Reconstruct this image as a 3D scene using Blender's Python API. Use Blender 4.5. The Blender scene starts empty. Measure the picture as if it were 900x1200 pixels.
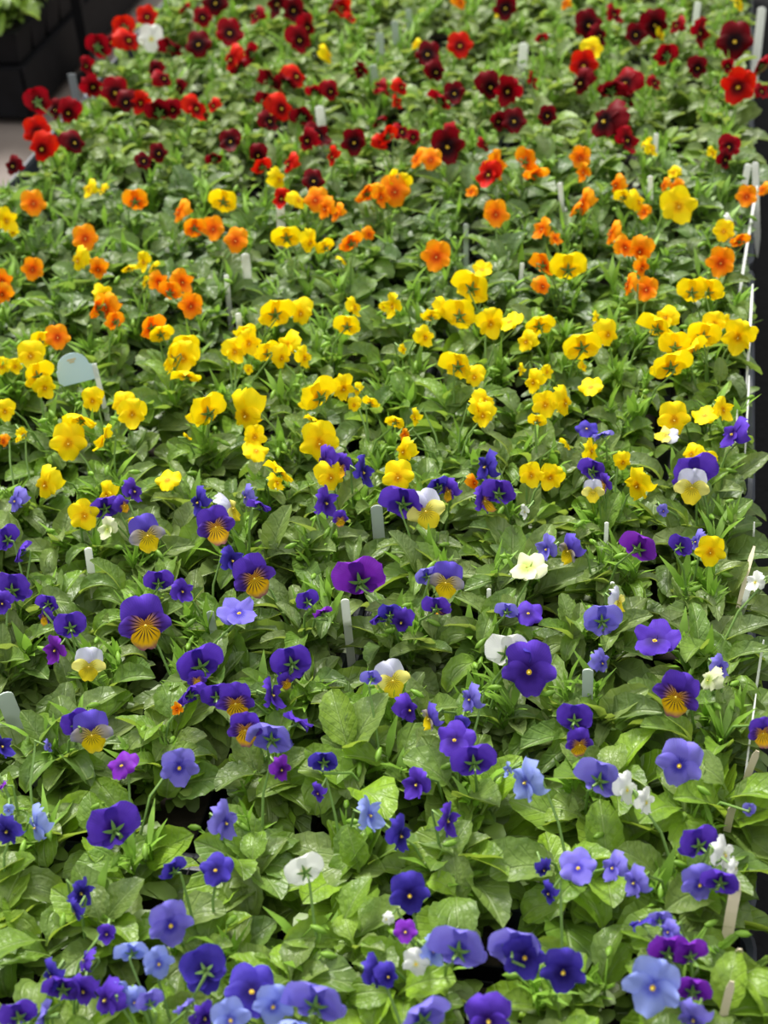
import bpy, math, random
import numpy as np
from mathutils import Vector, Matrix

random.seed(11)
scene = bpy.context.scene
R = math.radians

# ------------------------------------------------------------------ camera
FPX = 1800.0                       # focal length in pixels of the 900 x 1200 frame
VP = (880.0, -800.0)               # where the long edges of the bench meet
ROLL = R(5.0)
CANOPY = 0.14                      # mean height of the leaf canopy over the bench top
CAM_Z = CANOPY + 0.95

_up = np.array([-math.sin(ROLL), -math.cos(ROLL)])
_h = np.array([math.cos(ROLL), -math.sin(ROLL)])
_d = np.array([VP[0] - 450.0, VP[1] - 600.0])
_a, _b = float(_d @ _up), float(_d @ _h)
pitch = math.atan(_a / FPX)
yaw = math.atan(_b / math.hypot(_a, FPX))
FWD = np.array([-math.sin(yaw) * math.cos(pitch), math.cos(yaw) * math.cos(pitch), -math.sin(pitch)])
_R0 = np.array([math.cos(yaw), math.sin(yaw), 0.0])
_U0 = np.cross(_R0, FWD)
CX = _R0 * _h[0] + _U0 * _up[0]
CY = -(_R0 * _h[1] + _U0 * _up[1])

cam_data = bpy.data.cameras.new('camera')
cam = bpy.data.objects.new('camera', cam_data)
scene.collection.objects.link(cam)
m3 = Matrix(((CX[0], CY[0], -FWD[0]), (CX[1], CY[1], -FWD[1]), (CX[2], CY[2], -FWD[2])))
cam.matrix_world = Matrix.Translation((0, 0, CAM_Z)) @ m3.to_4x4()
cam_data.sensor_fit = 'HORIZONTAL'
cam_data.sensor_width = 36.0
cam_data.lens = FPX / 900.0 * 36.0
cam_data.clip_start = 0.05
cam_data.clip_end = 100
scene.camera = cam


def at(px, py, z):
    """point of the horizontal plane at height z that is seen at pixel (px, py)"""
    d = FWD * FPX + CX * (px - 450.0) - CY * (py - 600.0)
    t = (z - CAM_Z) / d[2]
    return Vector((float(d[0] * t), float(d[1] * t), z))


def pix(p):
    v = np.array([p[0], p[1], p[2] - CAM_Z])
    z = float(v @ FWD)
    return 450 + FPX * float(v @ CX) / z, 600 - FPX * float(v @ CY) / z, z


cam_data.dof.use_dof = True
cam_data.dof.focus_distance = pix(at(450, 720, CANOPY + .02))[2]
cam_data.dof.aperture_fstop = 8.5

# ------------------------------------------------------------------ light
world = bpy.data.worlds.new('world')
scene.world = world
world.use_nodes = True
wn = world.node_tree
wn.nodes.clear()
wo = wn.nodes.new('ShaderNodeOutputWorld')
wb = wn.nodes.new('ShaderNodeBackground')
wt = wn.nodes.new('ShaderNodeTexCoord')
ws = wn.nodes.new('ShaderNodeSeparateXYZ')
wr = wn.nodes.new('ShaderNodeValToRGB')
wr.color_ramp.elements[0].position = 0.0
wr.color_ramp.elements[0].color = (.06, .07, .06, 1)
wr.color_ramp.elements[1].position = 1.0
wr.color_ramp.elements[1].color = (1.28, 1.27, 1.22, 1)
e_ = wr.color_ramp.elements.new(.35)
e_.color = (.42, .43, .42, 1)
wn.links.new(wt.outputs['Generated'], ws.inputs[0])
wn.links.new(ws.outputs['Z'], wr.inputs[0])
wn.links.new(wr.outputs[0], wb.inputs['Color'])
wb.inputs['Strength'].default_value = .84
wn.links.new(wb.outputs[0], wo.inputs[0])

sun_d = bpy.data.lights.new('sun', 'SUN')
sun_d.energy = 3.7
sun_d.angle = R(16)
sun_d.color = (1.0, .965, .90)
sun = bpy.data.objects.new('sun', sun_d)
scene.collection.objects.link(sun)
sun.rotation_euler = Vector((-.40, .70, 1.0)).to_track_quat('Z', 'Y').to_euler()

scene.view_settings.view_transform = 'Standard'
scene.view_settings.look = 'None'
scene.view_settings.gamma = 1.0
scene.view_settings.use_curve_mapping = False
scene.view_settings.exposure = 0.76
scene.cycles.max_bounces = 6
scene.cycles.diffuse_bounces = 4
scene.cycles.glossy_bounces = 2
scene.cycles.transmission_bounces = 4
scene.cycles.caustics_reflective = False
scene.cycles.caustics_refractive = False


# ------------------------------------------------------------------ helpers
def link(o, parent=None):
    scene.collection.objects.link(o)
    if parent is not None:
        o.parent = parent
    return o


def tag(o, label=None, cat=None, group=None, kind=None):
    if label:
        o['label'] = label
    if cat:
        o['category'] = cat
    if group:
        o['group'] = group
    if kind:
        o['kind'] = kind
    return o


def empty(name, loc, rz=0.0):
    o = bpy.data.objects.new(name, None)
    o.empty_display_size = .02
    o.location = loc
    o.rotation_euler = (0, 0, rz)
    return link(o)


def mk(name, verts, faces, mats, mat_idx=None, smooth=True):
    me = bpy.data.meshes.new(name)
    me.from_pydata([tuple(v) for v in verts], [], faces)
    for m in mats:
        me.materials.append(m)
    if mat_idx:
        me.polygons.foreach_set('material_index', mat_idx)
    if smooth:
        me.polygons.foreach_set('use_smooth', [True] * len(me.polygons))
    me.update()
    return me


def put(name, me, parent=None, mat=None):
    o = bpy.data.objects.new(name, me)
    if mat is not None:
        o.matrix_basis = mat
    return link(o, parent)


class MB:
    def __init__(s):
        s.v, s.f, s.m = [], [], []

    def add(s, v, f, m=0):
        n = len(s.v)
        s.v += [tuple(p) for p in v]
        s.f += [tuple(i + n for i in q) for q in f]
        s.m += [m] * len(f)

    def box(s, c, d, m=0, M=None):
        v = []
        for z in (-.5, .5):
            for x, y in ((-.5, -.5), (.5, -.5), (.5, .5), (-.5, .5)):
                p = Vector((x * d[0], y * d[1], z * d[2]))
                if M:
                    p = M @ p
                v.append(p + Vector(c))
        s.add(v, [(3, 2, 1, 0), (4, 5, 6, 7), (0, 1, 5, 4), (1, 2, 6, 5), (2, 3, 7, 6), (3, 0, 4, 7)], m)

    def tube(s, pts, rad, sides=5, m=0, cap=True):
        pts = [Vector(p) for p in pts]
        n = len(pts)
        if not hasattr(rad, '__len__'):
            rad = [rad] * n
        v = []
        for i, p in enumerate(pts):
            t = (pts[min(i + 1, n - 1)] - pts[max(i - 1, 0)]).normalized()
            a = t.cross(Vector((.31, .95, .07)))
            if a.length < 1e-3:
                a = t.cross(Vector((1, 0, 0)))
            a.normalize()
            b = t.cross(a)
            for k in range(sides):
                w = 2 * math.pi * k / sides
                v.append(p + (a * math.cos(w) + b * math.sin(w)) * rad[i])
        f = []
        for i in range(n - 1):
            for k in range(sides):
                k2 = (k + 1) % sides
                f.append((i * sides + k, i * sides + k2, (i + 1) * sides + k2, (i + 1) * sides + k))
        if cap:
            f.append(tuple(range(sides))[::-1])
            f.append(tuple((n - 1) * sides + k for k in range(sides)))
        s.add(v, f, m)

    def ribbon(s, pts, wid, nrm=(0, 0, 1), m=0):
        """narrow leaf blade along pts"""
        pts = [Vector(p) for p in pts]
        n = len(pts)
        v = []
        for i, p in enumerate(pts):
            t = (pts[min(i + 1, n - 1)] - pts[max(i - 1, 0)]).normalized()
            a = t.cross(Vector(nrm))
            if a.length < 1e-3:
                a = Vector((1, 0, 0))
            a.normalize()
            v += [p - a * wid[i], p + a * wid[i]]
        s.add(v, [(2 * i, 2 * i + 1, 2 * i + 3, 2 * i + 2) for i in range(n - 1)], m)

    def mesh(s, name, mats, smooth=True):
        return mk(name, s.v, s.f, mats, s.m, smooth)


# ------------------------------------------------------------------ materials
def new_mat(name):
    m = bpy.data.materials.new(name)
    m.use_nodes = True
    nt = m.node_tree
    nt.nodes.clear()
    out = nt.nodes.new('ShaderNodeOutputMaterial')
    return m, nt, out


class N:
    """small helper to write node graphs"""
    def __init__(s, nt):
        s.nt = nt

    def n(s, t, **kw):
        o = s.nt.nodes.new(t)
        for k, v in kw.items():
            setattr(o, k, v)
        return o

    def put(s, sock, v):
        if isinstance(v, bpy.types.NodeSocket):
            s.nt.links.new(v, sock)
        else:
            sock.default_value = v

    def math(s, op, a, b=0.0, c=0.0, clamp=False):
        o = s.n('ShaderNodeMath', operation=op, use_clamp=clamp)
        s.put(o.inputs[0], a)
        s.put(o.inputs[1], b)
        s.put(o.inputs[2], c)
        return o.outputs[0]

    def mix(s, f, a, b):
        o = s.n('ShaderNodeMix', data_type='RGBA')
        s.put(o.inputs[0], f)
        s.put(o.inputs[6], a)
        s.put(o.inputs[7], b)
        return o.outputs[2]

    def ramp(s, f, stops):
        o = s.n('ShaderNodeValToRGB')
        el = o.color_ramp.elements
        el[0].position, el[0].color = stops[0][0], stops[0][1]
        el[1].position, el[1].color = stops[-1][0], stops[-1][1]
        for p, c in stops[1:-1]:
            e = el.new(p)
            e.color = c
        s.put(o.inputs[0], f)
        return o.outputs[0]

    def step(s, x, a, b):
        """0 at a, 1 at b, smooth"""
        o = s.n('ShaderNodeMapRange', interpolation_type='SMOOTHSTEP')
        s.put(o.inputs[0], x)
        s.put(o.inputs[1], a)
        s.put(o.inputs[2], b)
        return o.outputs[0]


def col(r, g, b):
    return (r, g, b, 1.0)


def srgb(r, g, b):
    def f(c):
        c /= 255.0
        return c / 12.92 if c <= .04045 else ((c + .055) / 1.055) ** 2.4
    return (f(r), f(g), f(b), 1.0)


def leafy_shader(g, out, color, rough, trans_fac, trans_color, bump=None, spec=.5):
    p = g.n('ShaderNodeBsdfPrincipled')
    g.put(p.inputs['Base Color'], color)
    g.put(p.inputs['Roughness'], rough)
    g.put(p.inputs['Specular IOR Level'], spec)
    t = g.n('ShaderNodeBsdfTranslucent')
    g.put(t.inputs['Color'], trans_color)
    mx = g.n('ShaderNodeMixShader')
    g.put(mx.inputs[0], trans_fac)
    g.nt.links.new(p.outputs[0], mx.inputs[1])
    g.nt.links.new(t.outputs[0], mx.inputs[2])
    if bump is not None:
        b = g.n('ShaderNodeBump')
        b.inputs['Strength'].default_value = .38
        b.inputs['Distance'].default_value = .02
        g.put(b.inputs['Height'], bump)
        g.nt.links.new(b.outputs[0], p.inputs['Normal'])
    g.nt.links.new(mx.outputs[0], out.inputs[0])


def leaf_material(name, shades, tint_trans, rough=.42):
    m, nt, out = new_mat(name)
    g = N(nt)
    tc = g.n('ShaderNodeTexCoord')
    sp = g.n('ShaderNodeSeparateXYZ')
    nt.links.new(tc.outputs['Object'], sp.inputs[0])
    ax = g.math('ABSOLUTE', sp.outputs['X'])
    rib = g.step(ax, .022, .006)
    # side veins, forward-slanting
    ph = g.math('SUBTRACT', g.math('MULTIPLY', sp.outputs['Y'], 46.0), g.math('MULTIPLY', ax, 62.0))
    vein = g.step(g.math('SINE', ph), .72, 1.0)
    oi = g.n('ShaderNodeObjectInfo')
    base = g.ramp(oi.outputs['Random'], [(i / (len(shades) - 1), c) for i, c in enumerate(shades)])
    nz = g.n('ShaderNodeTexNoise')
    nz.inputs['Scale'].default_value = 5.0
    nz.inputs['Detail'].default_value = 3.0
    nt.links.new(tc.outputs['Object'], nz.inputs['Vector'])
    dk = g.mix(g.step(nz.outputs[0], .42, .70), base, g.mix(.35, base, col(.03, .085, .03)))
    c1 = g.mix(g.math('MULTIPLY', vein, .13), dk, col(.30, .42, .16))
    c2 = g.mix(g.math('MULTIPLY', rib, .45), c1, col(.34, .46, .16))
    geo = g.n('ShaderNodeNewGeometry')
    c3 = g.mix(g.math('MULTIPLY', geo.outputs['Backfacing'], .35), c2, col(.27, .33, .16))
    h = g.math('SUBTRACT', g.math('MULTIPLY', nz.outputs[0], .5),
               g.math('ADD', g.math('MULTIPLY', vein, .25), g.math('MULTIPLY', rib, .6)))
    leafy_shader(g, out, c3, rough, .42, g.mix(.55, c3, tint_trans), h, .62)
    return m


def petal_material(name, base, edge=None, centre=None, r_c=(.10, .30), whisk=None, w_r=(.12, .36), eye=None,
                   mottling=.12, rough=.55, trans=.34):
    """colours laid out in the flower's own frame: centre blotch, whiskers, eye"""
    m, nt, out = new_mat(name)
    g = N(nt)
    tc = g.n('ShaderNodeTexCoord')
    sp = g.n('ShaderNodeSeparateXYZ')
    nt.links.new(tc.outputs['Object'], sp.inputs[0])
    x, y = sp.outputs['X'], sp.outputs['Y']
    r = g.math('SQRT', g.math('ADD', g.math('MULTIPLY', x, x), g.math('MULTIPLY', y, y)))
    ang = g.math('ARCTAN2', y, x)
    nz = g.n('ShaderNodeTexNoise')
    nz.inputs['Scale'].default_value = 9.0
    nt.links.new(tc.outputs['Object'], nz.inputs['Vector'])
    rr = g.math('ADD', r, g.math('MULTIPLY', g.math('SUBTRACT', nz.outputs[0], .5), .09))
    c = base
    oi = g.n('ShaderNodeObjectInfo')
    hs = g.n('ShaderNodeHueSaturation')
    g.put(hs.inputs['Value'], g.math('ADD', .90, g.math('MULTIPLY', oi.outputs['Random'], .2)))
    g.put(hs.inputs['Color'], c)
    c = hs.outputs[0]
    if edge:
        c = g.mix(g.step(rr, .30, .46), c, edge)
    if centre:
        c = g.mix(g.step(rr, r_c[1], r_c[0]), c, centre)
    fine = g.math('SINE', g.math('MULTIPLY', ang, 60.0))
    c = g.mix(g.math('MULTIPLY', g.step(fine, 0.0, 1.0), mottling), c, (base[0] * .5, base[1] * .5, base[2] * .5, 1))
    if whisk:
        w = g.step(g.math('SINE', g.math('MULTIPLY', ang, 21.0)), .15, .75)
        w = g.math('MULTIPLY', w, g.step(rr, w_r[1], w_r[0]))
        c = g.mix(w, c, whisk)
    if eye:
        c = g.mix(g.step(r, .052, .034), c, eye)
    leafy_shader(g, out, c, rough, trans, c, None, .12)
    return m


def plain_material(name, c, rough=.5, var=.15, scale=20.0, bump=0.0, trans=0.0, spec=.5):
    m, nt, out = new_mat(name)
    g = N(nt)
    tc = g.n('ShaderNodeTexCoord')
    nz = g.n('ShaderNodeTexNoise')
    nz.inputs['Scale'].default_value = scale
    nz.inputs['Detail'].default_value = 5.0
    nt.links.new(tc.outputs['Object'], nz.inputs['Vector'])
    lo = (c[0] * (1 - var), c[1] * (1 - var), c[2] * (1 - var), 1)
    hi = (min(1, c[0] * (1 + var)), min(1, c[1] * (1 + var)), min(1, c[2] * (1 + var)), 1)
    cc = g.ramp(nz.outputs[0], [(.3, lo), (.7, hi)])
    if trans:
        leafy_shader(g, out, cc, rough, trans, cc, None, spec)
        return m
    p = g.n('ShaderNodeBsdfPrincipled')
    g.put(p.inputs['Base Color'], cc)
    g.put(p.inputs['Roughness'], rough)
    g.put(p.inputs['Specular IOR Level'], spec)
    if bump:
        b = g.n('ShaderNodeBump')
        b.inputs['Strength'].default_value = bump
        b.inputs['Distance'].default_value = .004
        nt.links.new(nz.outputs[0], b.inputs['Height'])
        nt.links.new(b.outputs[0], p.inputs['Normal'])
    nt.links.new(p.outputs[0], out.inputs[0])
    return m


LEAF = {
    'blue': leaf_material('leaf_front', [col(0.138, 0.235, 0.034), col(0.232, 0.400, 0.026), col(0.211, 0.294, 0.074), col(0.169, 0.306, 0.037), col(0.296, 0.494, 0.029), col(0.179, 0.247, 0.059), col(0.127, 0.235, 0.037)], col(0.422, 0.589, 0.015)),
    'purple': leaf_material('leaf_sage', [col(0.117, 0.212, 0.045), col(0.211, 0.282, 0.085), col(0.211, 0.388, 0.029), col(0.147, 0.224, 0.063), col(0.253, 0.330, 0.103), col(0.158, 0.294, 0.037), col(0.117, 0.200, 0.052)], col(0.381, 0.514, 0.022)),
    'yellow': leaf_material('leaf_mid', [col(0.106, 0.195, 0.034), col(0.179, 0.330, 0.029), col(0.158, 0.235, 0.063), col(0.222, 0.388, 0.029), col(0.200, 0.271, 0.081), col(0.106, 0.188, 0.045)], col(0.359, 0.565, 0.022)),
    'orange': leaf_material('leaf_bluish', [col(0.085, 0.165, 0.040), col(0.138, 0.218, 0.066), col(0.158, 0.294, 0.029), col(0.095, 0.177, 0.052), col(0.190, 0.259, 0.085), col(0.117, 0.200, 0.040)], col(0.296, 0.494, 0.029)),
    'red': leaf_material('leaf_pale', [col(0.158, 0.235, 0.055), col(0.222, 0.330, 0.081), col(0.243, 0.412, 0.037), col(0.147, 0.224, 0.066), col(0.285, 0.365, 0.118), col(0.179, 0.282, 0.052)], col(0.381, 0.514, 0.037)),
}
SHOOT = plain_material('young_shoot', col(.24, .44, .05), .45, .3, 30, trans=.35)
STALK = plain_material('stalk_green', col(.17, .30, .07), .45, .2, 30)
SEPAL = plain_material('sepal_green', col(.13, .27, .05), .5, .2, 9, trans=.2)
EYE = plain_material('stigma', col(.75, .62, .10), .5, .1)
SOIL = plain_material('potting_soil', col(.022, .015, .010), .95, .5, 60, .8)
BLACK = plain_material('black_plastic', col(.007, .007, .009), .6, .3, 25, spec=.15)
TRAY = plain_material('tray_plastic', col(.040, .048, .066), .42, .35, 18, .15)
WHITE = plain_material('white_plastic', col(.86, .88, .86), .4, .06, 8, trans=.45)
CREAM = plain_material('cream_card', col(.60, .53, .38), .7, .15, 14, .2)
BLUETAG = plain_material('pale_blue_plastic', col(.50, .68, .80), .35, .06, 8)

Yv, Ov, Vv, Pv, Dv, Lv = srgb(255, 224, 12), srgb(254, 146, 10), srgb(84, 52, 176), srgb(122, 112, 212), srgb(146, 162, 236), srgb(246, 238, 130)
DARK = srgb(50, 10, 40)
YE = srgb(250, 205, 30)
PT = {  # kind of bloom: material of the upper, the side and the lower petals
    'Y': (petal_material('petal_yellow', Yv, edge=srgb(255, 232, 20), centre=srgb(252, 188, 6), r_c=(.03, .22), whisk=srgb(150, 80, 5), w_r=(.06, .15)),) * 3,
    'O': (petal_material('petal_orange', Ov, edge=srgb(255, 170, 20), centre=srgb(236, 84, 8), r_c=(.06, .30), whisk=srgb(110, 25, 8), w_r=(.07, .17)),) * 3,
    'R': (petal_material('petal_crimson', srgb(140, 4, 20), edge=srgb(160, 6, 26), centre=srgb(40, 2, 10), r_c=(.12, .32), eye=YE),) * 3,
    'r': (petal_material('petal_scarlet', srgb(206, 18, 8), edge=srgb(222, 40, 12), centre=srgb(84, 4, 8), r_c=(.10, .30), eye=YE),) * 3,
    'M': (petal_material('petal_maroon', srgb(98, 3, 14), edge=srgb(122, 6, 22), centre=srgb(26, 2, 8), r_c=(.14, .34), eye=YE),) * 3,
    'W': (petal_material('petal_white', srgb(240, 242, 238), centre=srgb(226, 232, 160), r_c=(.03, .16), eye=YE),) * 3,
    'G': (petal_material('petal_cream_green', srgb(226, 232, 190), centre=srgb(190, 210, 110), r_c=(.1, .3)),) * 3,
    'V': (petal_material('petal_violet', Vv, edge=srgb(98, 64, 196), centre=srgb(48, 20, 110), r_c=(.08, .28), eye=YE),) * 3,
    'I': (petal_material('petal_indigo', srgb(62, 50, 160), edge=srgb(80, 66, 184), centre=srgb(30, 18, 96), r_c=(.08, .30), eye=YE),) * 3,
    'Q': (petal_material('petal_magenta', srgb(118, 40, 172), edge=srgb(132, 54, 190), centre=srgb(60, 14, 100), r_c=(.06, .28), eye=YE),) * 3,
    'P': (petal_material('petal_lavender', Pv, edge=srgb(136, 128, 228), centre=srgb(74, 66, 190), r_c=(.06, .22), whisk=srgb(50, 36, 130), w_r=(.07, .2), eye=YE),) * 3,
    'D': (petal_material('petal_sky', Dv, edge=srgb(156, 172, 244), centre=srgb(110, 124, 228), r_c=(.06, .24), whisk=srgb(60, 50, 150), w_r=(.07, .18), eye=YE),) * 3,
}
PT['B'] = (PT['V'][0],
           petal_material('petal_violet_flamed', srgb(80, 48, 150), edge=srgb(90, 58, 176), centre=srgb(226, 160, 30), r_c=(.06, .30), whisk=DARK, w_r=(.20, .38)),
           petal_material('petal_gold_bordered', srgb(246, 190, 20), edge=srgb(120, 62, 110), centre=srgb(250, 200, 20), whisk=DARK, w_r=(.16, .36), eye=YE))
PT['C'] = (petal_material('petal_lilac_upper', srgb(106, 88, 206), centre=srgb(70, 50, 160)),
           petal_material('petal_grey_lemon', srgb(170, 160, 150), edge=srgb(150, 146, 170), centre=srgb(226, 200, 70), r_c=(.06, .30), whisk=DARK, w_r=(.14, .30)),
           petal_material('petal_lemon_gold', srgb(248, 216, 24), edge=srgb(240, 212, 60), whisk=DARK, w_r=(.10, .28), eye=YE))
PT['L'] = (petal_material('petal_pale_lilac', srgb(214, 216, 236), centre=srgb(200, 196, 220)),
           petal_material('petal_lemon', Lv, centre=srgb(240, 226, 80), whisk=DARK, w_r=(.08, .24)),
           petal_material('petal_bright_lemon', srgb(250, 226, 50), whisk=DARK, w_r=(.09, .26), eye=YE))


# ------------------------------------------------------------------ petals
def petal_mesh(name, mat, ang, L, W, seed, zoff, curl, notch=0.0, ruf=.03):
    rnd = random.Random(seed)
    nu, nt_ = 7, 7
    a = math.radians(ang)
    ax, ac = Vector((math.cos(a), math.sin(a), 0)), Vector((-math.sin(a), math.cos(a), 0))
    ph = rnd.random() * 6.28
    v, f = [], []
    for i in range(nt_):
        t = i / (nt_ - 1)
        t = 1 - (1 - t) ** 1.25
        for j in range(nu):
            u = j / (nu - 1) * 2 - 1
            # rounded fan: rows bow outwards, width swells past the middle
            w = W * (math.sin(math.pi * min(1.0, .10 + .62 * t)) ** .9)
            reach = L * t * (1 - .26 * abs(u) ** 2.4 - notch * max(0, 1 - abs(u) * 2.5))
            side = u * w * (1 - .12 * t * t * u * u)
            ruff = ruf * t * t * math.sin(u * 5.0 + ph) + ruf * .5 * t * math.sin(u * 8.5 + ph * 2)
            z = zoff + curl * t * t + ruff - .10 * u * u * t + .035 * t
            p = ax * reach + ac * side + Vector((0, 0, z))
            v.append(p)
    for i in range(nt_ - 1):
        for j in range(nu - 1):
            k = i * nu + j
            f.append((k, k + nu, k + nu + 1, k + 1))
    me = mk(name, v, f, [mat])
    return me


def petal_set(kind, var):
    up, sd, lo = PT[kind]
    rnd = random.Random(hash_(kind) * 7 + var)
    q = rnd.uniform
    if var < 3:      # open faces
        f = (-.02, .05, -.10)[var]
        return [petal_mesh('petal', up, 62 + q(-6, 6), .54, .31, 1 + var * 7, -.065, -.06 - f, .0, .035),
                petal_mesh('petal', up, 118 + q(-6, 6), .54, .31, 5 + var * 7, -.045, -.06 - f, .0, .035),
                petal_mesh('petal', sd, -4 + q(-7, 7), .47, .22, 9 + var * 7, -.005, .02 - f, .0, .030),
                petal_mesh('petal', sd, 184 + q(-7, 7), .47, .22, 13 + var * 7, .000, .02 - f, .0, .030),
                petal_mesh('petal', lo, 270 + q(-5, 5), .46, .28, 17 + var * 7, .025, .0 - f, .10, .030)]
    f = (0, .10, .20)[var - 3]   # nodding blooms: upper pair reflexed, the rest bent forward
    return [petal_mesh('petal', up, 48 + q(-5, 5), .55, .36, 2 + var * 7, -.055, -.10 - f, .0, .05),
            petal_mesh('petal', up, 132 + q(-5, 5), .55, .36, 6 + var * 7, -.040, -.10 - f, .0, .05),
            petal_mesh('petal', sd, -14 + q(-8, 8), .44, .22, 10 + var * 7, -.010, .16 - f, .0, .04),
            petal_mesh('petal', sd, 194 + q(-8, 8), .44, .22, 14 + var * 7, -.005, .16 - f, .0, .04),
            petal_mesh('petal', lo, 270 + q(-5, 5), .42, .27, 18 + var * 7, .015, .26 - f, .10, .04)]


def hash_(s):
    return sum(ord(c) * (i + 3) for i, c in enumerate(s))


PETALS = {k: [petal_set(k, i) for i in range(6)] for k in PT}


def calyx_mesh():
    b = MB()
    for k in range(5):
        a = R(72 * k + 18)
        d = Vector((math.cos(a), math.sin(a), 0))
        pts = [Vector((0, 0, -.10)) + d * .02, d * .08 + Vector((0, 0, -.12)), d * .15 + Vector((0, 0, -.11)), d * .21 + Vector((0, 0, -.09))]
        b.ribbon(pts, [.025, .034, .024, .003], (0, 0, 1), 0)
        b.ribbon([Vector((0, 0, -.10)), d * .035 + Vector((0, 0, -.17)), d * .045 + Vector((0, 0, -.20))], [.03, .03, .008], tuple(d), 0)
    # green cup and spur behind the petals
    b.tube([(0, 0, -.03), (0, 0, -.08), (0, 0, -.14)], [.03, .055, .02], 6, 0)
    b.tube([(0, -.01, -.06), (0, -.035, -.14), (0, -.03, -.22)], [.035, .030, .016], 6, 0)
    # stigma knob in front
    b.tube([(0, 0, -.01), (0, -.004, .03), (0, -.006, .045), (0, -.006, .055)], [.014, .022, .019, .005], 6, 1)
    return b.mesh('flower', [SEPAL, EYE])


CALYX = calyx_mesh()


# ------------------------------------------------------------------ leaves (unit length along +Y, origin at the foot)
def leaf_mesh(name, mat, wr, arch, cup, twist, seed, pet=.16):
    rnd = random.Random(seed)
    n, nu = 13, 5
    v, f = [], []
    ang, y, z = 0.0, 0.0, 0.0
    ph = rnd.random() * 6.28
    for i in range(n):
        t = i / (n - 1)
        if i:
            ang = -arch * t * 1.15
            y += math.cos(ang) / (n - 1)
            z += math.sin(ang) / (n - 1)
        if t < pet:
            w = .03 + .02 * t
        else:
            s = (t - pet) / (1 - pet)
            w = .035 + wr * .5 * (math.sin(math.pi * min(1, s ** .82 * .985 + .012)) ** .72)
            w *= 1 + (.055 if i % 2 else -.035)
            if i == n - 1:
                w = .012
        for j in range(nu):
            u = j / (nu - 1) * 2 - 1
            up = cup * abs(u) ** 1.5 * w * 1.6
            wav = .018 * math.sin(t * 11 + ph + (2 if u > 0 else 0)) * abs(u) * (t > pet)
            tw = twist * t
            dx, dz = u * w, up + wav
            X = dx * math.cos(tw) - dz * math.sin(tw)
            Z = dx * math.sin(tw) + dz * math.cos(tw)
            nrm = Vector((0, -math.sin(ang), math.cos(ang)))
            v.append(Vector((X, y, z)) + nrm * Z)
    for i in range(n - 1):
        for j in range(nu - 1):
            k = i * nu + j
            f.append((k, k + 1, k + nu + 1, k + nu))
    return mk(name, v, f, [mat])


ZONE = {  # leaf length (m), width ratio, leaves per plant
    'blue': (.057, .48, 32),
    'purple': (.062, .285, 40),
    'yellow': (.050, .40, 33),
    'orange': (.053, .40, 31),
    'red': (.046, .46, 30),
}
LEAVES = {}
for zn, (ll, wr_, cnt) in ZONE.items():
    rnd = random.Random(hash_(zn))
    LEAVES[zn] = []
    for k in range(8):
        arch = (.5, .95, 1.3, 1.8, .75, 1.15, 2.2, .3)[k]
        LEAVES[zn].append(leaf_mesh('leaf', LEAF[zn], wr_ * rnd.uniform(.82, 1.18), arch, rnd.uniform(.1, .5), rnd.uniform(-.35, .35), k * 3 + 1, rnd.uniform(.14, .28)))


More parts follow.
